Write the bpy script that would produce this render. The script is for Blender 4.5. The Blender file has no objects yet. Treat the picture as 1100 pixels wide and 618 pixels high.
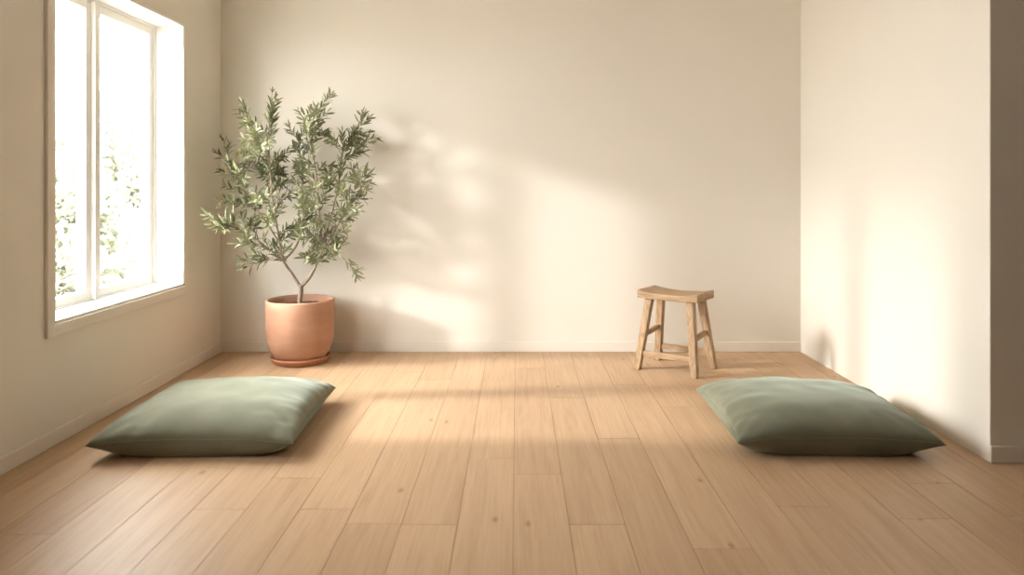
import bpy, bmesh, math, random
from mathutils import Vector, Matrix, noise

random.seed(7)
S = bpy.context.scene
C = S.collection

# ------------------------------------------------------------------ camera
FPX, VX, VY, EYE = 800.0, 555.0, 200.0, 1.15      # focal length (px), vanishing point, eye height
cam = bpy.data.cameras.new('camera'); cam_o = bpy.data.objects.new('camera', cam); C.objects.link(cam_o)
cam.sensor_width = 36.0
cam.lens = FPX / 1100 * 36.0
cam.shift_x = (550 - VX) / 1100
cam.shift_y = (VY - 309) / 1100
cam.clip_end = 200
cam_o.location = (0, 0, EYE); cam_o.rotation_euler = (math.pi / 2, 0, 0)
cam.dof.use_dof = True; cam.dof.focus_distance = 4.3; cam.dof.aperture_fstop = 2.0
S.camera = cam_o

# ------------------------------------------------------------------ light
S.view_settings.view_transform = 'Standard'
S.view_settings.look = 'None'
S.view_settings.gamma = 1.0
S.view_settings.use_curve_mapping = False
S.view_settings.exposure = 0.46
S.cycles.max_bounces = 14
S.cycles.diffuse_bounces = 9
S.cycles.transparent_max_bounces = 24
S.cycles.sample_clamp_indirect = 6.0

W = bpy.data.worlds.new('sky'); S.world = W; W.use_nodes = True
bg = W.node_tree.nodes['Background']
bg.inputs[0].default_value = (1.0, 0.985, 0.95, 1)
bg.inputs[1].default_value = 17.0

def lamp(name, kind, loc, direction, energy, color, **kw):
    l = bpy.data.lights.new(name, kind); o = bpy.data.objects.new(name, l); C.objects.link(o)
    o.location = loc
    o.rotation_euler = Vector(direction).to_track_quat('-Z', 'Y').to_euler()
    l.energy = energy; l.color = color
    for k, v in kw.items(): setattr(l, k, v)
    return o
# low morning sun, falling through the window onto the back wall
lamp('sun', 'SUN', (-8, -1, 5), (0.87, 0.494, -0.29), 2.0, (1.0, 0.975, 0.945), angle=math.radians(4.0))
# added lamp, second beam through the window for the floor and right-wall patches
lamp('added_beam', 'AREA', (-8.0, 3.35, 4.35), (5.95, 0.55, -2.95), 900, (1.0, 0.955, 0.88),
     shape='RECTANGLE', size=0.42, size_y=2.5)
# added soft fill lamp at the left wall, out of view; no window there
lamp('side_fill', 'AREA', (-2.0, 2.4, 1.6), (1, 0.35, 0.08), 26, (1.0, 0.98, 0.94), shape='RECTANGLE', size=0.7, size_y=1.8, spread=math.radians(140))

# ------------------------------------------------------------------ helpers
def mesh_obj(name, bm, mats, parent=None, smooth=False, bevel=0, segs=2):
    me = bpy.data.meshes.new(name)
    bmesh.ops.recalc_face_normals(bm, faces=bm.faces) if bm.faces else None
    bm.to_mesh(me); bm.free()
    if not isinstance(mats, (list, tuple)): mats = [mats]
    for m in mats: me.materials.append(m)
    if smooth:
        for p in me.polygons: p.use_smooth = True
    o = bpy.data.objects.new(name, me); C.objects.link(o)
    if parent: o.parent = parent
    if bevel:
        b = o.modifiers.new('bevel', 'BEVEL'); b.width = bevel; b.segments = segs
        b.limit_method = 'ANGLE'; b.angle_limit = math.radians(35)
    return o

def empty(name, loc=(0, 0, 0), rz=0):
    o = bpy.data.objects.new(name, None); C.objects.link(o)
    o.location = loc; o.rotation_euler = (0, 0, rz); o.empty_display_size = 0.1
    return o

def tag(o, label, cat, group=None):
    o['label'] = label; o['category'] = cat
    if group: o['group'] = group
    return o

def struct(o):
    o['kind'] = 'structure'; return o

def box(bm, x0, x1, y0, y1, z0, z1):
    v = [bm.verts.new((x, y, z)) for z in (z0, z1) for y in (y0, y1) for x in (x0, x1)]
    for f in ((0, 2, 3, 1), (4, 5, 7, 6), (0, 1, 5, 4), (2, 6, 7, 3), (0, 4, 6, 2), (1, 3, 7, 5)):
        bm.faces.new([v[i] for i in f])

def beam(bm, p0, p1, s0, s1, xaxis=(1, 0, 0)):
    """square-sawn timber from p0 to p1; section (a,b) along xaxis and across it; ends stay horizontal/upright"""
    p0, p1 = Vector(p0), Vector(p1)
    d = (p1 - p0).normalized()
    if abs(d.z) > 0.7:       # a leg: level ends
        ex, ey = Vector((1, 0, 0)), Vector((0, 1, 0))
    else:
        ex = Vector((0, 0, 1)); ey = d.cross(ex).normalized()
    rings = []
    for p, (a, b) in ((p0, s0), (p1, s1)):
        rings.append([bm.verts.new(p + ex * (sx * a / 2) + ey * (sy * b / 2)) for sx, sy in ((-1, -1), (1, -1), (1, 1), (-1, 1))])
    for i in range(4):
        j = (i + 1) % 4
        bm.faces.new((rings[0][i], rings[0][j], rings[1][j], rings[1][i]))
    bm.faces.new(rings[0][::-1]); bm.faces.new(rings[1])

def lathe(bm, prof, n=72, wob=0.0):
    rings = []
    for r, z in prof:
        if r < 1e-6: rings.append([bm.verts.new((0, 0, z))])
        else:
            rings.append([bm.verts.new((r * (1 + wob * noise.noise((2 * math.cos(a), 2 * math.sin(a), z * 8))) * math.cos(a),
                                        r * (1 + wob * noise.noise((2 * math.cos(a), 2 * math.sin(a), z * 8))) * math.sin(a), z))
                          for a in (2 * math.pi * i / n for i in range(n))])
    for A, B in zip(rings, rings[1:]):
        for i in range(n):
            j = (i + 1) % n
            if len(A) == 1: bm.faces.new((A[0], B[i], B[j]))
            elif len(B) == 1: bm.faces.new((A[i], A[j], B[0]))
            else: bm.faces.new((A[i], A[j], B[j], B[i]))

def tube(bm, pts, radii, n=7):
    pts = [Vector(p) for p in pts]
    rings = []
    for i, p in enumerate(pts):
        d = (pts[min(i + 1, len(pts) - 1)] - pts[max(i - 1, 0)]).normalized()
        ref = Vector((0, 1, 0)) if abs(d.y) < 0.8 else Vector((1, 0, 0))
        a = d.cross(ref).normalized(); b = d.cross(a)
        r = radii[i]
        rings.append([bm.verts.new(p + a * (r * math.cos(2 * math.pi * k / n)) + b * (r * math.sin(2 * math.pi * k / n))) for k in range(n)])
    for A, B in zip(rings, rings[1:]):
        for k in range(n):
            bm.faces.new((A[k], A[(k + 1) % n], B[(k + 1) % n], B[k]))
    bm.faces.new(rings[0][::-1]); bm.faces.new(rings[-1])

def smooth_path(pts, per=4):
    pts = [Vector(p) for p in pts]
    P = [pts[0] * 2 - pts[1]] + pts + [pts[-1] * 2 - pts[-2]]
    out = []
    for i in range(1, len(P) - 2):
        a, b, c, d = P[i - 1:i + 3]
        for k in range(per):
            t = k / per
            out.append(0.5 * ((2 * b) + (c - a) * t + (2 * a - 5 * b + 4 * c - d) * t * t + (3 * b - a - 3 * c + d) * t ** 3))
    out.append(pts[-1]); return out

# ------------------------------------------------------------------ materials
class NT:
    def __init__(s, name):
        s.m = bpy.data.materials.new(name); s.m.use_nodes = True
        s.t = s.m.node_tree; s.b = s.t.nodes['Principled BSDF']; s.out = s.t.nodes['Material Output']
    def n(s, typ, **kw):
        x = s.t.nodes.new(typ)
        for k, v in kw.items():
            if k.startswith('i_'):
                x.inputs[k[2:].replace('_', ' ')].default_value = v
            else: setattr(x, k, v)
        return x
    def l(s, a, b): s.t.links.new(a, b)
    def coord(s, kind='Object', scale=(1, 1, 1)):
        tc = s.n('ShaderNodeTexCoord'); mp = s.n('ShaderNodeMapping')
        mp.inputs['Scale'].default_value = scale
        s.l(tc.outputs[kind], mp.inputs[0]); return mp.outputs[0]
    def ramp(s, fac, stops):
        r = s.n('ShaderNodeValToRGB'); e = r.color_ramp.elements
        while len(e) < len(stops): e.new(0.5)
        for k, (p, c) in enumerate(stops): e[k].position = p; e[k].color = (*c, 1)
        s.l(fac, r.inputs[0]); return r.outputs[0]
    def noise(s, vec, scale, detail=4, rough=0.5, dist=0):
        x = s.n('ShaderNodeTexNoise'); x.inputs['Scale'].default_value = scale
        x.inputs['Detail'].default_value = detail; x.inputs['Roughness'].default_value = rough
        x.inputs['Distortion'].default_value = dist
        s.l(vec, x.inputs['Vector']); return x.outputs['Fac']
    def bump(s, h, strength, dist=0.002):
        b = s.n('ShaderNodeBump'); b.inputs['Strength'].default_value = strength; b.inputs['Distance'].default_value = dist
        s.l(h, b.inputs['Height']); s.l(b.outputs[0], s.b.inputs['Normal'])
    def mix(s, f, a, b, mode='MIX'):
        x = s.n('ShaderNodeMix', data_type='RGBA', blend_type=mode)
        for inp, v in ((x.inputs[0], f), (x.inputs[6], a), (x.inputs[7], b)):
            if hasattr(v, 'is_linked'): s.l(v, inp)
            elif isinstance(v, tuple): inp.default_value = (*v, 1)
            else: inp.default_value = v
        return x.outputs[2]

def paint(name, col, rough=0.75, bump=0.12):
    k = NT(name); v = k.coord()
    n = k.noise(v, 1.3, 3)
    k.l(k.ramp(n, [(0.3, tuple(c * 0.975 for c in col)), (0.7, col)]), k.b.inputs['Base Color'])
    k.b.inputs['Roughness'].default_value = rough
    k.b.inputs['Specular IOR Level'].default_value = 0.25
    k.bump(k.noise(v, 140, 3), bump, 0.001)
    return k.m
M_wall = paint('warm_white_paint', (0.835, 0.802, 0.732))
M_dark = paint('bounce_cut_brown', (0.30, 0.25, 0.19))  # dark tone put on unseen walls to cut light bounced back
M_ceil = paint('ceiling_paint', (0.82, 0.79, 0.73))
M_trim = paint('trim_paint', (0.83, 0.79, 0.72), 0.5, 0.04)
M_sash = paint('window_white', (0.88, 0.88, 0.86), 0.45, 0.03)

def oak_floor():
    k = NT('oak_planks')
    a = k.n('ShaderNodeAttribute', attribute_name='tint')
    v0 = k.n('ShaderNodeTexCoord').outputs['Object']
    # shift the grain plank by plank
    sc = k.n('ShaderNodeVectorMath', operation='MULTIPLY_ADD')
    k.l(a.outputs['Color'], sc.inputs[0]); sc.inputs[1].default_value = (37, 61, 13); k.l(v0, sc.inputs[2])
    mp = k.n('ShaderNodeMapping'); mp.inputs['Scale'].default_value = (16, 1.1, 1); k.l(sc.outputs[0], mp.inputs[0])
    mp2 = k.n('ShaderNodeMapping'); mp2.inputs['Scale'].default_value = (110, 3.0, 1); k.l(sc.outputs[0], mp2.inputs[0])
    big = k.noise(mp.outputs[0], 1.0, 5, 0.55, 1.1)
    fine = k.noise(mp2.outputs[0], 1.0, 4, 0.6)
    base = k.ramp(big, [(0.25, (0.45, 0.30, 0.183)), (0.5, (0.505, 0.345, 0.216)), (0.75, (0.545, 0.378, 0.242))])
    fcol = k.ramp(fine, [(0.32, (0.80, 0.76, 0.72)), (0.55, (1, 1, 1))])
    c = k.mix(0.40, base, fcol, 'MULTIPLY')
    # plank to plank tone
    sep = k.n('ShaderNodeSeparateColor'); k.l(a.outputs['Color'], sep.inputs[0])
    tone = k.ramp(sep.outputs[0], [(0.0, (0.945, 0.93, 0.915)), (0.5, (1, 1, 1)), (1.0, (1.04, 1.045, 1.05))])
    c = k.mix(1.0, c, tone, 'MULTIPLY')
    # small knots
    mk = k.n('ShaderNodeMapping'); mk.inputs['Scale'].default_value = (3.6, 1.6, 1); k.l(sc.outputs[0], mk.inputs[0])
    vo = k.n('ShaderNodeTexVoronoi', feature='F1', voronoi_dimensions='2D'); vo.inputs['Scale'].default_value = 1.0
    k.l(mk.outputs[0], vo.inputs['Vector'])
    gt = k.n('ShaderNodeSeparateColor'); k.l(vo.outputs['Color'], gt.inputs[0])
    cmp_ = k.n('ShaderNodeMath', operation='GREATER_THAN'); k.l(gt.outputs[0], cmp_.inputs[0]); cmp_.inputs[1].default_value = 0.68
    kn = k.ramp(vo.outputs['Distance'], [(0.006, (1, 1, 1)), (0.05, (0, 0, 0))])
    mul = k.n('ShaderNodeMath', operation='MULTIPLY'); k.l(kn, mul.inputs[0]); k.l(cmp_.outputs[0], mul.inputs[1])
    sc2 = k.n('ShaderNodeMath', operation='MULTIPLY'); k.l(mul.outputs[0], sc2.inputs[0]); sc2.inputs[1].default_value = 0.6
    c = k.mix(sc2.outputs[0], c, (0.16, 0.085, 0.045))
    k.l(c, k.b.inputs['Base Color'])
    r = k.ramp(fine, [(0.3, (0.5, 0.5, 0.5)), (0.7, (0.4, 0.4, 0.4))])
    k.l(r, k.b.inputs['Roughness'])
    k.b.inputs['Specular IOR Level'].default_value = 0.35
    k.bump(fine, 0.18, 0.0012)
    return k.m
M_floor = oak_floor()
def plain(name, col, rough=0.8):
    k = NT(name); v = k.coord(); n = k.noise(v, 25, 4)
    k.l(k.ramp(n, [(0.3, tuple(x * 0.85 for x in col)), (0.7, tuple(x * 1.1 for x in col))]), k.b.inputs['Base Color'])
    k.b.inputs['Roughness'].default_value = rough
    k.bump(n, 0.2, 0.004)
    return k.m
M_gap = plain('plank_gap', (0.24, 0.15, 0.09))

def wood(name, scale, col_lo, col_hi):
    k = NT(name); v = k.coord('Object', scale)
    g = k.noise(v, 1.0, 5, 0.6, 0.8)
    k.l(k.ramp(g, [(0.28, col_lo), (0.62, col_hi)]), k.b.inputs['Base Color'])
    k.b.inputs['Roughness'].default_value = 0.62
    k.b.inputs['Specular IOR Level'].default_value = 0.3
    k.bump(g, 0.25, 0.002)
    return k.m
ELO, EHI = (0.22, 0.135, 0.075), (0.47, 0.325, 0.198)
M_elm_x = wood('elm_along_seat', (6, 60, 60), ELO, EHI)
M_elm_y = wood('elm_across', (60, 6, 60), ELO, EHI)
M_elm_z = wood('elm_upright', (60, 60, 6), ELO, EHI)

def linen():
    k = NT('sage_linen'); v = k.coord()
    n = k.noise(v, 9, 5, 0.6)
    w1 = k.n('ShaderNodeTexWave', bands_direction='X'); w1.inputs['Scale'].default_value = 150; w1.inputs['Distortion'].default_value = 1.5
    w2 = k.n('ShaderNodeTexWave', bands_direction='Y'); w2.inputs['Scale'].default_value = 150; w2.inputs['Distortion'].default_value = 1.5
    k.l(v, w1.inputs[0]); k.l(v, w2.inputs[0])
    ad = k.n('ShaderNodeMath', operation='ADD'); k.l(w1.outputs['Fac'], ad.inputs[0]); k.l(w2.outputs['Fac'], ad.inputs[1])
    k.l(k.ramp(n, [(0.3, (0.150, 0.152, 0.104)), (0.7, (0.188, 0.190, 0.137))]), k.b.inputs['Base Color'])
    k.b.inputs['Roughness'].default_value = 0.9
    k.b.inputs['Specular IOR Level'].default_value = 0.15
    k.b.inputs['Sheen Weight'].default_value = 0.6
    k.b.inputs['Sheen Roughness'].default_value = 0.4
    k.b.inputs['Sheen Tint'].default_value = (0.75, 0.85, 0.78, 1)
    k.bump(ad.outputs[0], 0.15, 0.0008)
    return k.m
M_linen = linen()

def terracotta(name, c0, c1):
    k = NT(name); v = k.coord('Object', (5, 5, 14)); n = k.noise(v, 1.0, 5, 0.55)
    vb = k.coord('Object', (1, 1, 30)); nb = k.noise(vb, 1.5, 3)
    k.l(k.ramp(n, [(0.3, c0), (0.7, c1)]), k.b.inputs['Base Color'])
    k.b.inputs['Roughness'].default_value = 0.7
    k.b.inputs['Specular IOR Level'].default_value = 0.3
    k.bump(nb, 0.25, 0.004)
    return k.m
M_pot = terracotta('terracotta', (0.43, 0.235, 0.152), (0.51, 0.292, 0.198))
M_saucer = terracotta('terracotta_glazed', (0.40, 0.165, 0.085), (0.48, 0.21, 0.115))
M_saucer.node_tree.nodes['Principled BSDF'].inputs['Roughness'].default_value = 0.42
M_soil = plain('soil', (0.10, 0.06, 0.038), 0.95)

def bark():
    k = NT('olive_bark'); v = k.coord('Object', (40, 40, 9)); n = k.noise(v, 1.0, 5, 0.6, 0.5)
    k.l(k.ramp(n, [(0.3, (0.15, 0.105, 0.07)), (0.7, (0.33, 0.255, 0.18))]), k.b.inputs['Base Color'])
    k.b.inputs['Roughness'].default_value = 0.85
    k.bump(n, 0.5, 0.004)
    return k.m
M_bark = bark()

def leaf(name, top, under, trans, tcol, rough=0.5):
    k = NT(name)
    a = k.n('ShaderNodeAttribute', attribute_name='tint')
    g = k.n('ShaderNodeNewGeometry')
    sep = k.n('ShaderNodeSeparateColor'); k.l(a.outputs['Color'], sep.inputs[0])
    t2 = k.ramp(sep.outputs[0], [(0, tuple(x * 0.6 for x in top)), (0.6, top), (1, tuple(x * 1.5 for x in top))])
    c = k.mix(g.outputs['Backfacing'], t2, under)
    k.l(c, k.b.inputs['Base Color']); k.b.inputs['Roughness'].default_value = rough
    tr = k.n('ShaderNodeBsdfTranslucent'); tr.inputs[0].default_value = (*tcol, 1)
    mx = k.n('ShaderNodeMixShader'); mx.inputs[0].default_value = trans
    k.l(k.b.outputs[0], mx.inputs[1]); k.l(tr.outputs[0], mx.inputs[2]); k.l(mx.outputs[0], k.out.inputs[0])
    return k.m
M_leaf = leaf('olive_leaf', (0.105, 0.126, 0.050), (0.27, 0.287, 0.165), 0.14, (0.24, 0.24, 0.10), 0.42)
M_shrub = leaf('garden_leaf', (0.33, 0.345, 0.275), (0.35, 0.355, 0.29), 0.45, (0.36, 0.375, 0.29), 0.6)

def glass():
    k = NT('window_glass')
    tr = k.n('ShaderNodeBsdfTransparent'); gl = k.n('ShaderNodeBsdfGlossy'); gl.inputs['Roughness'].default_value = 0.02
    lw = k.n('ShaderNodeLayerWeight'); pw = k.n('ShaderNodeMath', operation='POWER'); pw.inputs[1].default_value = 4.0
    fr = k.n('ShaderNodeMath', operation='MULTIPLY_ADD'); fr.inputs[1].default_value = 0.35; fr.inputs[2].default_value = 0.02
    k.l(lw.outputs['Facing'], pw.inputs[0]); k.l(pw.outputs[0], fr.inputs[0])
    tr.inputs[0].default_value = (0.975, 0.98, 0.975, 1)
    mx = k.n('ShaderNodeMixShader')
    k.l(fr.outputs[0], mx.inputs[0]); k.l(tr.outputs[0], mx.inputs[1]); k.l(gl.outputs[0], mx.inputs[2]); k.l(mx.outputs[0], k.out.inputs[0])
    return k.m
M_glass = glass()

# ------------------------------------------------------------------ room
XL, XR, YB, YC, H = -2.055, 1.97, 5.17, 3.10, 2.95     # left wall, right wall, back wall, right-hand corner, ceiling
XE, YF = 3.9, -3.0                                     # side room to the right, wall behind the camera
WY0, WY1, WZ0, WZ1, WT = 3.30, 4.59, 0.54, 2.14, 0.26  # window opening and wall thickness

bm = bmesh.new()                                       # wall with the window opening
def quadgrid_wall(bm):
    ys = [YF, WY0, WY1, YB + 0.2]; zs = [-0.06, WZ0, WZ1, H]
    for i in range(3):
        for j in range(3):
            if i == 1 and j == 1: continue
            box(bm, XL - WT, XL, ys[i], ys[i + 1], zs[j], zs[j + 1])
quadgrid_wall(bm)
bmesh.ops.remove_doubles(bm, verts=bm.verts, dist=1e-5)
seen = {}
for f in list(bm.faces):                               # drop the interior partitions
    key = tuple(round(x, 4) for x in f.calc_center_median())
    seen.setdefault(key, []).append(f)
for fs in seen.values():
    if len(fs) > 1:
        for f in fs:
            if f.is_valid: bm.faces.remove(f)
struct(mesh_obj('wall_left', bm, M_wall))

bm = bmesh.new(); box(bm, XL, XE, YB, YB + 0.2, -0.06, H); struct(mesh_obj('wall_back', bm, M_wall))
bm = bmesh.new(); box(bm, XR, XE, YC, YB, -0.06, H); struct(mesh_obj('wall_right', bm, M_wall, bevel=0.004))
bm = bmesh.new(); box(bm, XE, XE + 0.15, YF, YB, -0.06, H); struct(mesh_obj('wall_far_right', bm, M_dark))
bm = bmesh.new(); box(bm, XL - WT, XE + 0.15, YF - 0.15, YF, -0.06, H); struct(mesh_obj('wall_front', bm, M_dark))
bm = bmesh.new(); box(bm, XL - WT, XE + 0.15, YF - 0.15, YB + 0.2, H, H + 0.2); struct(mesh_obj('ceiling', bm, M_ceil))

# floor: oak boards running away from the camera, with fine V joints, on one base
bm = bmesh.new()
tl = bm.loops.layers.float_color.new('tint')
PWD = 0.19
joints = {-6: [2.65], -4: [2.65, 4.6], -2: [2.53, 4.2], -1: [3.14, 5.0], 0: [2.97, 4.7], 1: [2.53, 4.05], 3: [2.36, 4.3], 5: [2.67, 4.9], 8: [2.88]}
G = 0.0009
for k in range(-12, 22):
    x0 = -0.0115 + PWD * k; x1 = x0 + PWD
    x0c, x1c = max(x0, XL), min(x1, XE)
    if x1c <= x0c: continue
    rs = random.Random(100 + k)
    cuts = sorted(joints.get(k, [rs.uniform(2.4, 3.1) if k % 2 else rs.uniform(3.3, 3.9)]))
    first = cuts[0]
    while first > YF + 0.6: first -= rs.uniform(1.5, 2.1); cuts.insert(0, first)
    while cuts[-1] < YB - 0.8: cuts.append(cuts[-1] + rs.uniform(1.4, 2.0))
    cuts = [YF] + [c for c in cuts if YF + 0.05 < c < YB - 0.1] + [YB]
    for y0, y1 in zip(cuts, cuts[1:]):
        tint = (rs.random(), rs.random(), rs.random(), 1)
        vt = [bm.verts.new(p) for p in ((x0c + G, y0 + G, 0), (x1c - G, y0 + G, 0), (x1c - G, y1 - G, 0), (x0c + G, y1 - G, 0))]
        vb = [bm.verts.new((v.co.x, v.co.y, -0.014)) for v in vt]
        fs = [bm.faces.new(vt)] + [bm.faces.new((vt[i], vb[i], vb[(i + 1) % 4], vt[(i + 1) % 4])) for i in range(4)]
        for f in fs:
            for lp in f.loops: lp[tl] = tint
n0 = len(bm.faces)
box(bm, XL, XE, YF, YB, -0.06, -0.004)
bm.faces.ensure_lookup_table()
for f in bm.faces[n0:]: f.material_index = 1
struct(mesh_obj('floor', bm, [M_floor, M_gap]))

# skirting boards: flat board with a small stepped top
def skirt(name, x0, x1, y0, y1, dx, dy):
    bm = bmesh.new()
    box(bm, min(x0, x0 + dx) if dx else x0, max(x0, x0 + dx) if dx else x1, min(y0, y0 + dy) if dy else y0, max(y0, y0 + dy) if dy else y1, 0, 0.07)
    return struct(mesh_obj(name, bm, M_trim, bevel=0.004))
skirt('baseboard_back', XL, XR, YB, YB, 0, -0.013)
skirt('baseboard_left', XL, XL, YF, YB - 0.013, 0.013, 0)
skirt('baseboard_right', XR - 0.004, XE, YC, YC, 0, -0.013)

# window
win = struct(empty('window_1', (XL, WY0, WZ0)))
off = Vector((XL, WY0, WZ0))
def wbox(bm, x0, x1, y0, y1, z0, z1): box(bm, x0 - off.x, x1 - off.x, y0 - off.y, y1 - off.y, z0 - off.z, z1 - off.z)
FX0, FX1 = XL - 0.235, XL - 0.165                      # depth of the frame in the reveal
bm = bmesh.new()                                       # white reveal lining on jambs and head, with a thin bead to the room
L = 0.006
wbox(bm, FX1, XL + 0.004, WY1 - L, WY1 + 0.004, WZ0, WZ1 + 0.004)
wbox(bm, FX1, XL + 0.004, WY0 - 0.004, WY0 + L, WZ0, WZ1 + 0.004)
wbox(bm, FX1, XL + 0.004, WY0 + L, WY1 - L, WZ1 - L, WZ1 + 0.004)
mesh_obj('reveal_lining', bm, M_sash, win)
bm = bmesh.new(); wbox(bm, FX1, XL + 0.008, WY0 + L, WY1 - L, WZ0 - 0.004, WZ0 + 0.012)
mesh_obj('window_sill', bm, M_sash, win, bevel=0.003)
bm = bmesh.new()                                       # outer frame and centre post
fw = 0.022
wbox(bm, FX0, FX1, WY0, WY0 + fw, WZ0, WZ1); wbox(bm, FX0, FX1, WY1 - fw, WY1, WZ0, WZ1)
wbox(bm, FX0, FX1, WY0 + fw, WY1 - fw, WZ0, WZ0 + 0.02); wbox(bm, FX0, FX1, WY0 + fw, WY1 - fw, WZ1 - fw, WZ1)
YM = 3.925
wbox(bm, FX0, FX1 + 0.012, YM - 0.022, YM + 0.022, WZ0 + 0.012, WZ1 - fw)
mesh_obj('window_frame', bm, M_sash, win, bevel=0.003)
for y0, y1 in ((WY0 + fw, YM - 0.022), (YM + 0.022, WY1 - fw)):
    bm = bmesh.new(); sw = 0.045
    a, b = FX0 + 0.008, FX1 - 0.012
    z0, z1 = WZ0 + 0.02, WZ1 - fw
    wbox(bm, a, b, y0, y0 + sw, z0, z1); wbox(bm, a, b, y1 - sw, y1, z0, z1)
    wbox(bm, a, b, y0 + sw, y1 - sw, z0, z0 + 0.042); wbox(bm, a, b, y0 + sw, y1 - sw, z1 - sw, z1)
    sash = mesh_obj('sash', bm, M_sash, win, bevel=0.003)
    bm = bmesh.new(); wbox(bm, (a + b) / 2 - 0.003, (a + b) / 2 + 0.003, y0 + sw - 0.004, y1 - sw + 0.004, z0 + 0.038, z1 - sw + 0.004)
    mesh_obj('pane', bm, M_glass, sash)
bm = bmesh.new()                                       # flat painted casing on the room side
cw = 0.056
wbox(bm, XL, XL + 0.016, WY0 - 0.004 - cw, WY0 - 0.004, WZ0 - cw, WZ1 + cw)
wbox(bm, XL, XL + 0.016, WY0 - 0.004, WY1 + 0.004, WZ0 - cw, WZ0 - 0.004)
wbox(bm, XL, XL + 0.008, WY1 + 0.004, WY1 + 0.016, WZ0 - cw, WZ1 + 0.016)
wbox(bm, XL, XL + 0.008, WY0 - 0.004, WY1 + 0.004, WZ1 + 0.004, WZ1 + 0.016)
mesh_obj('casing', bm, M_wall, win, bevel=0.003)

# ------------------------------------------------------------------ garden beyond the window
bm = bmesh.new(); box(bm, -30, XL - WT, -12, 34, -0.5, -0.05)
M_lawn = plain('garden_gravel', (0.34, 0.31, 0.27), 0.95)
struct(mesh_obj('garden_ground', bm, M_lawn))

def add_leaf(bm, tl, p, d, nrm, ln, wd, tint, fold=0.25):
    """lance-shaped leaf from p along d, gently folded on its midrib"""
    d = d.normalized(); s = d.cross(nrm)
    if s.length < 1e-4: s = d.orthogonal()
    s.normalize(); n = s.cross(d)
    prof = ((0.0, 0.12), (0.28, 0.85), (0.6, 1.0), (0.85, 0.55))
    mid, lt, rt = [], [], []
    for t, w in prof:
        c = p + d * (ln * t) - n * (ln * 0.10 * t * t)
        mid.append(bm.verts.new(c))
        lt.append(bm.verts.new(c + s * (wd * 0.5 * w) + n * (wd * fold * w)))
        rt.append(bm.verts.new(c - s * (wd * 0.5 * w) + n * (wd * fold * w)))
    tip = bm.verts.new(p + d * ln - n * (ln * 0.11))
    fs = []
    for i in range(3):
        fs.append(bm.faces.new((mid[i], mid[i + 1], lt[i + 1], lt[i])))
        fs.append(bm.faces.new((mid[i], rt[i], rt[i + 1], mid[i + 1])))
    fs.append(bm.faces.new((mid[3], tip, lt[3]))); fs.append(bm.faces.new((mid[3], rt[3], tip)))
    for f in fs:
        for lp in f.loops: lp[tl] = (tint, tint, tint, 1)

def leaf_mesh(name, bm, mat, parent):
    me = bpy.data.meshes.new(name); bm.to_mesh(me); bm.free(); me.materials.append(mat)
    o = bpy.data.objects.new(name, me); C.objects.link(o); o.parent = parent
    return o

def shrub(name, label, cat, x, y, blobs, n, seed):
    r = random.Random(seed)
    root = empty(name, (x, y, -0.05)); tag(root, label, cat)
    bs = bmesh.new(); bl = bmesh.new(); tl = bl.loops.layers.float_color.new('tint')
    for cx, cy, cz, rx, rz in blobs:
        pts = smooth_path([(cx * 0.1, cy * 0.1, 0), (cx * 0.5, cy * 0.5, cz * 0.5), (cx, cy, cz)], 5)
        tube(bs, pts, [0.035 - 0.025 * i / (len(pts) - 1) for i in range(len(pts))], 6)
        for _ in range(int(n * rx * rz * 4)):
            v = Vector((r.gauss(0, 1), r.gauss(0, 1), r.gauss(0, 1))).normalized() * (r.random() ** 0.4)
            p = Vector((cx + v.x * rx, cy + v.y * rx, cz + v.z * rz))
            if p.z < 0.03: continue
            dd = (v + Vector((r.uniform(-.7, .7), r.uniform(-.7, .7), r.uniform(-.2, .9))))
            add_leaf(bl, tl, p, dd, Vector((r.uniform(-1, 1), r.uniform(-1, 1), 1)), r.uniform(.09, .17), r.uniform(.045, .075), r.random())
    mesh_obj('stem', bs, M_bark, root, smooth=True)
    leaf_mesh('foliage', bl, M_shrub, root)
    return root
shrub('garden_shrub', 'pale green shrub outside the right-hand window pane', 'shrub', -5.35, 10.1,
      [(0, 0, .75, .75, .7), (.45, -.2, 1.15, .5, .5), (-.4, .2, 1.2, .55, .55), (.1, 0, 1.65, .4, .4), (-.25, .1, 2.1, .35, .35), (.3, -.7, .35, .7, .4), (-.5, -.5, .4, .6, .45)], 900, 1)
shrub('garden_shrub', 'pale green shrub outside the left-hand window pane', 'shrub', -4.95, 7.3,
      [(0, 0, .6, .7, .6), (.35, .2, 1.0, .5, .45), (-.35, .4, 1.05, .5, .5), (.5, -.3, .35, .6, .4), (.1, .6, 1.5, .4, .4), (.7, .5, .5, .5, .5)], 900, 2)

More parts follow.
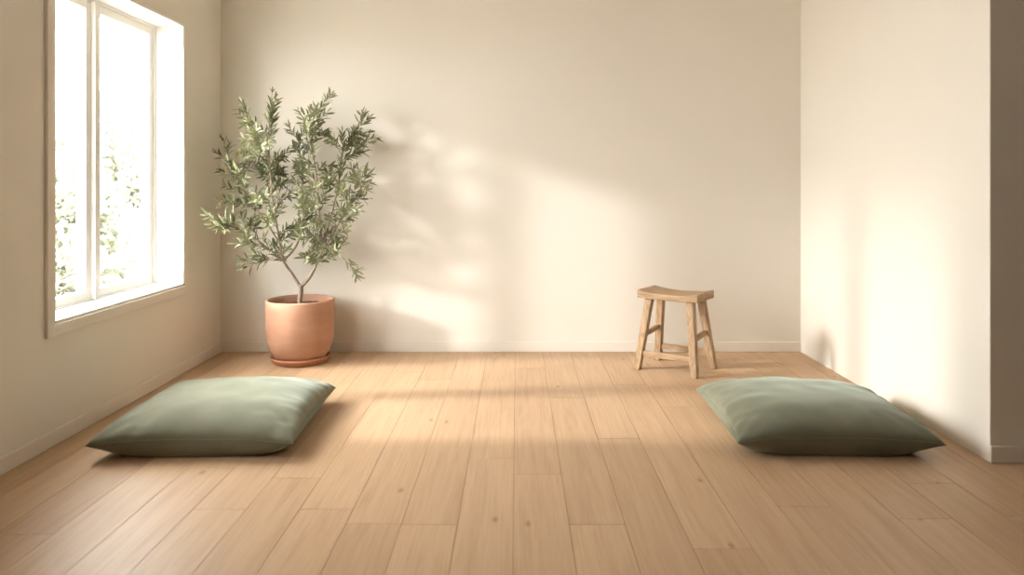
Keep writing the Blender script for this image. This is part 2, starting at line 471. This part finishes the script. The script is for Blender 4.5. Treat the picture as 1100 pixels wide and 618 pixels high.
# ------------------------------------------------------------------ floor cushions
def cushion(name, label, loc, rz, a, b, seed):
    root = empty(name, loc, rz); tag(root, label, 'cushion')
    N = 72; zs, HT, HB, K = 0.088, 0.102, 0.165, 0.055
    def rim(s, t):
        x = a * s * (1 - K * (1 - t * t) * s * s); y = b * t * (1 - K * (1 - s * s) * t * t)
        return x, y
    def pt(s, t, side):
        x, y = rim(s, t)
        e = max(0.0, (1 - abs(s) ** 2.6)) ** 0.46 * max(0.0, (1 - abs(t) ** 2.6)) ** 0.46
        q = Vector((x * 3, y * 3, seed * 5.1))
        edge = 1 - e
        # creases: run away from the seam, strongest near it and toward the corners
        cr = noise.noise(Vector((x * 16, y * 4.5, seed))) * abs(t) ** 4 + noise.noise(Vector((x * 4.5, y * 16, seed + 9))) * abs(s) ** 4
        ang = math.atan2(abs(t), abs(s))
        corner = (abs(s * t)) ** 3
        cr2 = math.sin(ang * 42 + noise.noise(q) * 3) * corner
        bodyn = noise.noise(q * 0.8) * 0.5 + noise.noise(q * 2.1) * 0.22
        ripple = noise.noise(Vector((x * 7 + y * 3, y * 8 - x * 2, seed + 3)))
        f = min(1.0, e * 3)
        if side > 0:
            z = zs + HT * e + f * (0.018 * bodyn * e + 0.013 * cr + 0.006 * cr2 + 0.005 * ripple)
        else:
            z = zs - HB * e + f * 0.003 * cr
            z = max(z, 0.0015)
        # seam itself waves a little and the corners droop
        z += (1 - min(1.0, e * 2.2)) * (0.006 * noise.noise(Vector((x * 5, y * 5, seed + 20))) - 0.016 * corner)
        return Vector((x, y, max(z, 0.0015)))
    def w(i):                                            # finer rows towards the seams
        u = -1 + 2 * i / N
        return math.sin(u * math.pi / 2) * 0.7 + u * 0.3
    bm = bmesh.new()
    top = [[bm.verts.new(pt(w(i), w(j), 1)) for j in range(N + 1)] for i in range(N + 1)]
    bot = [[top[i][j] if i in (0, N) or j in (0, N) else bm.verts.new(pt(w(i), w(j), -1)) for j in range(N + 1)] for i in range(N + 1)]
    for i in range(N):
        for j in range(N):
            bm.faces.new((top[i][j], top[i + 1][j], top[i + 1][j + 1], top[i][j + 1]))
            bm.faces.new((bot[i][j], bot[i][j + 1], bot[i + 1][j + 1], bot[i + 1][j]))
    ring = [top[i][0].co.copy() for i in range(N)] + [top[N][j].co.copy() for j in range(N)] + \
           [top[N - i][N].co.copy() for i in range(N)] + [top[0][N - j].co.copy() for j in range(N)]
    mesh_obj('cover', bm, M_linen, root, smooth=True)
    bm = bmesh.new(); ring.append(ring[0]); tube(bm, ring, [0.0022] * len(ring), 6)
    mesh_obj('seam', bm, M_linen, root, smooth=True)
    return root
cushion('floor_cushion', 'sage green linen floor cushion on the oak floor beside the window wall',
        (-1.375, 3.53, 0), math.radians(2.0), 0.425, 0.435, 1)
cushion('floor_cushion', 'sage green linen floor cushion on the oak floor against the right wall, near the stool',
        (1.368, 3.525, 0), math.radians(-1.5), 0.43, 0.415, 2)

# ------------------------------------------------------------------ wooden stool
st = empty('wooden_stool', (1.0, 4.69, 0), math.radians(-36))
tag(st, 'rustic pale wooden stool with a dished rectangular seat and splayed legs', 'stool')
bm = bmesh.new(); nx, ny = 24, 6; A, B = 0.202, 0.132
def seat_z(u, v, top):
    return (0.498 - 0.020 * (1 - u * u) + 0.003 * noise.noise((u * 2, v * 2, 3))) if top else 0.447 - 0.005 * (1 - u * u)
g = {}
for side in (0, 1):
    for i in range(nx + 1):
        for j in range(ny + 1):
            u, v = -1 + 2 * i / nx, -1 + 2 * j / ny
            wv = 1 + 0.012 * noise.noise((u * 3, side, v))
            g[side, i, j] = bm.verts.new((A * u * wv, B * v * wv * (1 - 0.03 * (1 - u * u)), seat_z(u, v, side)))
for side in (0, 1):
    for i in range(nx):
        for j in range(ny):
            q = [g[side, i, j], g[side, i + 1, j], g[side, i + 1, j + 1], g[side, i, j + 1]]
            bm.faces.new(q if side else q[::-1])
for i in range(nx):
    bm.faces.new((g[0, i, 0], g[0, i + 1, 0], g[1, i + 1, 0], g[1, i, 0])); bm.faces.new((g[0, i + 1, ny], g[0, i, ny], g[1, i, ny], g[1, i + 1, ny]))
for j in range(ny):
    bm.faces.new((g[0, 0, j + 1], g[0, 0, j], g[1, 0, j], g[1, 0, j + 1])); bm.faces.new((g[0, nx, j], g[0, nx, j + 1], g[1, nx, j + 1], g[1, nx, j]))
mesh_obj('seat', bm, M_elm_x, st, bevel=0.006, segs=3)
legs = {}
for sx in (-1, 1):
    for sy in (-1, 1):
        p0, p1 = Vector((0.136 * sx, 0.082 * sy, 0.449)), Vector((0.190 * sx, 0.150 * sy, 0.0))
        legs[sx, sy] = (p0, p1)
        bm = bmesh.new(); beam(bm, p1, p0, (0.043, 0.040), (0.047, 0.044))
        mesh_obj('leg', bm, M_elm_z, st, bevel=0.005, segs=3)
def on(leg, z):
    p0, p1 = leg; t = (p0.z - z) / (p0.z - p1.z); return p0.lerp(p1, t)
for sx in (-1, 1):
    p, q = on(legs[sx, -1], 0.215), on(legs[sx, 1], 0.235)
    bm = bmesh.new(); beam(bm, p, q, (0.032, 0.022), (0.032, 0.022)); mesh_obj('stretcher', bm, M_elm_y, st, bevel=0.003)
for sy in (-1, 1):
    p, q = on(legs[-1, sy], 0.10), on(legs[1, sy], 0.105)
    bm = bmesh.new(); beam(bm, p, q, (0.034, 0.022), (0.034, 0.022)); mesh_obj('stretcher', bm, M_elm_x, st, bevel=0.003)
# through-tenon ends of the side rails, seen on the front leg
for sx in (-1, 1):
    p = on(legs[sx, -1], 0.215)
    bm = bmesh.new(); box(bm, p.x - 0.009, p.x + 0.009, p.y - 0.0235, p.y - 0.018, p.z - 0.013, p.z + 0.013)
    mesh_obj('tenon', bm, M_elm_y, st, bevel=0.002)

# ------------------------------------------------------------------ saucer and potted olive
PX, PY = -1.417, 4.88
sau = tag(empty('plant_saucer', (PX, PY, 0)), 'round glazed terracotta saucer under the olive pot on the oak floor', 'saucer')
bm = bmesh.new()
lathe(bm, [(0, 0.0), (0.160, 0.0), (0.172, 0.004), (0.176, 0.012), (0.180, 0.022), (0.188, 0.028), (0.191, 0.036), (0.188, 0.043), (0.180, 0.044),
           (0.174, 0.038), (0.171, 0.024), (0.164, 0.018), (0, 0.018)])
bm.verts.ensure_lookup_table()
mesh_obj('dish', bm, M_saucer, sau, smooth=True)

tree = tag(empty('potted_olive_tree', (PX, PY, 0.018)), 'young olive tree in a rounded terracotta pot in the corner by the window', 'plant')
bm = bmesh.new()
lathe(bm, [(0, 0.0), (0.135, 0.0), (0.152, 0.008), (0.167, 0.025), (0.186, 0.055), (0.202, 0.095), (0.212, 0.145), (0.217, 0.20), (0.219, 0.27),
           (0.219, 0.34), (0.219, 0.384), (0.216, 0.392), (0.208, 0.394), (0.201, 0.389), (0.199, 0.37), (0.196, 0.30), (0.18, 0.27), (0, 0.27)], 96, 0.006)
mesh_obj('pot', bm, M_pot, tree, smooth=True)
bm = bmesh.new()
lathe(bm, [(0, 0.352), (0.06, 0.352), (0.12, 0.350), (0.17, 0.349), (0.197, 0.345)], 64)
for v in bm.verts: v.co.z += 0.010 * noise.noise(v.co * 25)
mesh_obj('soil', bm, M_soil, tree, smooth=True)

U = PY / FPX                                            # metres per photo pixel at the pot's distance
def P(px, py, dy=0.0):                                  # local point of the tree; dy = towards the back wall
    return Vector(((px - 322.5) * U, dy, EYE - (py - VY) * U - 0.018))
STEMS = [  # polyline (px, py, depth), start radius, end radius
    ([(323, 309, 0), (314, 294, -.01), (306, 280, -.03), (303, 262, -.05), (301, 245, -.06), (298, 220, -.08), (296, 190, -.10), (295, 150, -.12)], .0105, .003),
    ([(323, 309, 0), (333, 297, .01), (339, 283, .02), (343, 265, .04), (350, 245, .05), (356, 220, .07), (361, 195, .08), (364, 160, .10)], .0105, .003),
    ([(343, 265, .04), (344, 250, .02), (345, 230, -.04), (345, 210, -.08), (344, 180, -.12), (338, 150, -.14)], .006, .0025),
    ([(303, 262, -.05), (290, 243, -.02), (275, 224, .01), (262, 206, .03), (250, 186, .04), (242, 172, .04)], .0065, .002),
    ([(306, 280, -.03), (317, 264, .03), (321, 240, .08), (320, 210, .11), (318, 180, .12), (314, 150, .13)], .0065, .0025),
    ([(339, 283, .02), (354, 260, -.04), (367, 240, -.08), (377, 222, -.10), (386, 200, -.10)], .006, .002),
    ([(307, 281, -.03), (293, 264, -.12), (281, 252, -.17), (268, 244, -.20)], .0048, .0018),
    ([(342, 269, .035), (356, 267, -.05), (371, 275, -.10), (383, 285, -.13)], .0045, .0018),
]
TIPS = [(300, 95), (296, 112), (262, 117), (268, 130), (282, 128), (290, 142), (228, 160), (236, 172), (247, 152), (240, 185), (252, 196), (256, 172), (270, 205), (266, 160),
        (246, 240), (244, 232), (262, 262), (264, 292), (258, 288), (270, 262), (276, 180), (282, 160), (278, 215), (286, 200), (306, 130), (312, 140), (320, 128), (328, 148), (318, 152),
        (337, 112), (333, 135), (344, 130), (352, 118), (362, 97), (357, 115), (366, 135), (376, 138), (384, 148), (396, 118), (393, 135), (401, 148), (396, 158), (404, 182), (408, 196), (401, 204),
        (388, 176), (380, 190), (390, 208), (378, 235), (372, 225), (376, 250), (396, 293), (388, 286), (394, 300), (370, 268), (362, 252), (355, 282), (348, 160), (354, 175), (360, 190), (368, 175), (370, 205),
        (300, 165), (308, 178), (316, 188), (326, 176), (334, 168), (340, 188), (346, 200), (334, 206), (324, 212), (310, 206), (298, 196), (292, 222), (284, 236), (276, 244), (300, 232), (308, 224), (316, 236), (326, 228), (336, 226),
        (346, 222), (354, 232), (362, 236), (330, 246), (320, 254), (310, 248), (300, 256), (290, 256), (338, 252), (348, 256), (330, 266), (340, 272), (316, 270), (352, 268), (298, 270), (322, 282), (346, 284), (296, 282)]
def path_stem(pl): return smooth_path([P(*p) for p in pl], 6)
paths = [path_stem(s[0]) for s in STEMS]
bm = bmesh.new()
tp = smooth_path([P(322.2, 335, 0), P(322.0, 322, 0), P(323.2, 313, 0), P(323, 306, 0)], 4)
tube(bm, tp, [0.0175 - 0.0035 * i / (len(tp) - 1) for i in range(len(tp))], 12)
mesh_obj('trunk', bm, M_bark, tree, smooth=True)

woods = [bmesh.new() for _ in STEMS]; greens = [bmesh.new() for _ in STEMS]
tls = [g_.loops.layers.float_color.new('tint') for g_ in greens]
for k, (pl, r0, r1) in enumerate(STEMS):
    pp = paths[k]; tube(woods[k], pp, [r0 + (r1 - r0) * i / (len(pp) - 1) for i in range(len(pp))], 8)
R = random.Random(21)
BACK = YB - PY - 0.035; LEFTW = XL - PX + 0.03
def in_room(p): return p.y < BACK and p.x > LEFTW
def leaves_on(k, pts, start, dens=0.024):
    seg = 0.0; nxt = 0.0; total = sum((b - a).length for a, b in zip(pts, pts[1:])); run = 0.0; flip = R.random() * 6.28
    for a, b in zip(pts, pts[1:]):
        ln = (b - a).length; d = (b - a).normalized()
        while nxt <= run + ln:
            f = nxt / total
            if f >= start:
                p = a.lerp(b, (nxt - run) / ln)
                flip += math.pi / 2 + R.uniform(-.5, .5)
                o1 = d.orthogonal().normalized(); o2 = d.cross(o1)
                for sgn in (0, math.pi):
                    if R.random() < 0.10: continue
                    side = o1 * math.cos(flip + sgn) + o2 * math.sin(flip + sgn)
                    up = R.uniform(0.7, 1.7)
                    dd = d * up + side + Vector((0, 0, R.uniform(-.15, .25)))
                    L_ = R.uniform(.050, .084) * (1.0 if f < .85 else .8)
                    q = p + dd.normalized() * L_
                    if not in_room(q): continue
                    nn = d.cross(side) if R.random() < .3 else (d - side * 0.6)
                    nn = nn + Vector((R.uniform(-.4, .4), R.uniform(-.4, .4), R.uniform(0, .5)))
                    add_leaf(greens[k], tls[k], p, dd, nn, L_, R.uniform(.0115, .0165), R.random())
            nxt += dens * R.uniform(.8, 1.25)
        run += ln
    # end leaf
    add_leaf(greens[k], tls[k], pts[-1], pts[-1] - pts[-2], Vector((R.uniform(-1, 1), -1, R.uniform(-.5, 1))), .045, .010, R.random())
def twig(tip, spread=True):
    px, py = 322 + (tip[0] - 322) * 0.95, 215 + (tip[1] - 215) * 0.93
    cx, cy = 320, 205
    rad = min(1.0, math.hypot((px - cx) / 92, (py - cy) / 105))
    best = None
    t0 = P(px, py, 0)
    for k, pp in enumerate(paths):
        for i in range(int(len(pp) * .3), len(pp)):
            s = pp[i]
            dx, dz = t0.x - s.x, t0.z - s.z
            dist = math.hypot(dx, dz)
            cost = dist + (0.9 * max(0, .05 - dz)) + abs(dist - .16) * .4 + (0.12 if dist < .04 else 0)
            if best is None or cost < best[0]: best = (cost, k, i)
    _, k, i = best
    s = paths[k][i]
    room = 0.30 * math.sqrt(max(0.05, 1 - rad * rad))
    dy = max(-0.38, min(BACK - .06, s.y + R.uniform(-room, room * 0.8)))
    t = Vector((t0.x, dy, t0.z))
    m = s.lerp(t, .5) + Vector((0, R.uniform(-.02, .02), -.02 + .10 * (t - s).length * (1 if t.z > s.z else 0.8)))
    tang = (paths[k][min(i + 1, len(paths[k]) - 1)] - paths[k][max(i - 1, 0)]).normalized()
    m = m * .8 + (s + tang * (t - s).length * .5) * .2
    pts = smooth_path([s, m, t], 6)
    ln = (t - s).length
    tube(woods[k], pts, [.0026 - .0016 * j / (len(pts) - 1) for j in range(len(pts))], 5)
    leaves_on(k, pts, 0.12 if ln < .25 else 0.30)
    # short side shoots
    if ln > .12:
        for _ in range(1 + int(ln > .2)):
            j = R.randrange(len(pts) // 3, len(pts) - 2)
            d = (pts[j + 1] - pts[j]).normalized()
            sd = (d + Vector((R.uniform(-.8, .8), R.uniform(-.8, .8), R.uniform(-.2, .8)))).normalized()
            e = pts[j] + sd * R.uniform(.06, .12)
            if not in_room(e + sd * .05): continue
            sp = smooth_path([pts[j], (pts[j] + e) / 2 + Vector((0, 0, .006)), e], 4)
            tube(woods[k], sp, [.0016 - .0008 * q / (len(sp) - 1) for q in range(len(sp))], 5)
            leaves_on(k, sp, .15)
fill = random.Random(5)
EXTRA = []
while len(EXTRA) < 75:                                 # inner twigs, thickest in the middle of the crown
    px, py = fill.uniform(240, 402), fill.uniform(130, 285)
    e = ((px - 322) / 78) ** 2 + ((py - 205) / 82) ** 2
    if e < 1 and all(math.hypot(px - a, py - b) > 7 for a, b in TIPS + EXTRA): EXTRA.append((px, py))
for tip in TIPS + EXTRA: twig(tip)
for k in range(len(STEMS)):                            # leaves on the ends of the main stems
    pp = paths[k]; leaves_on(k, pp, .78)
for k in range(len(STEMS)):
    b = mesh_obj('branch', woods[k], M_bark, tree, smooth=True)
    leaf_mesh('foliage', greens[k], M_leaf, b)
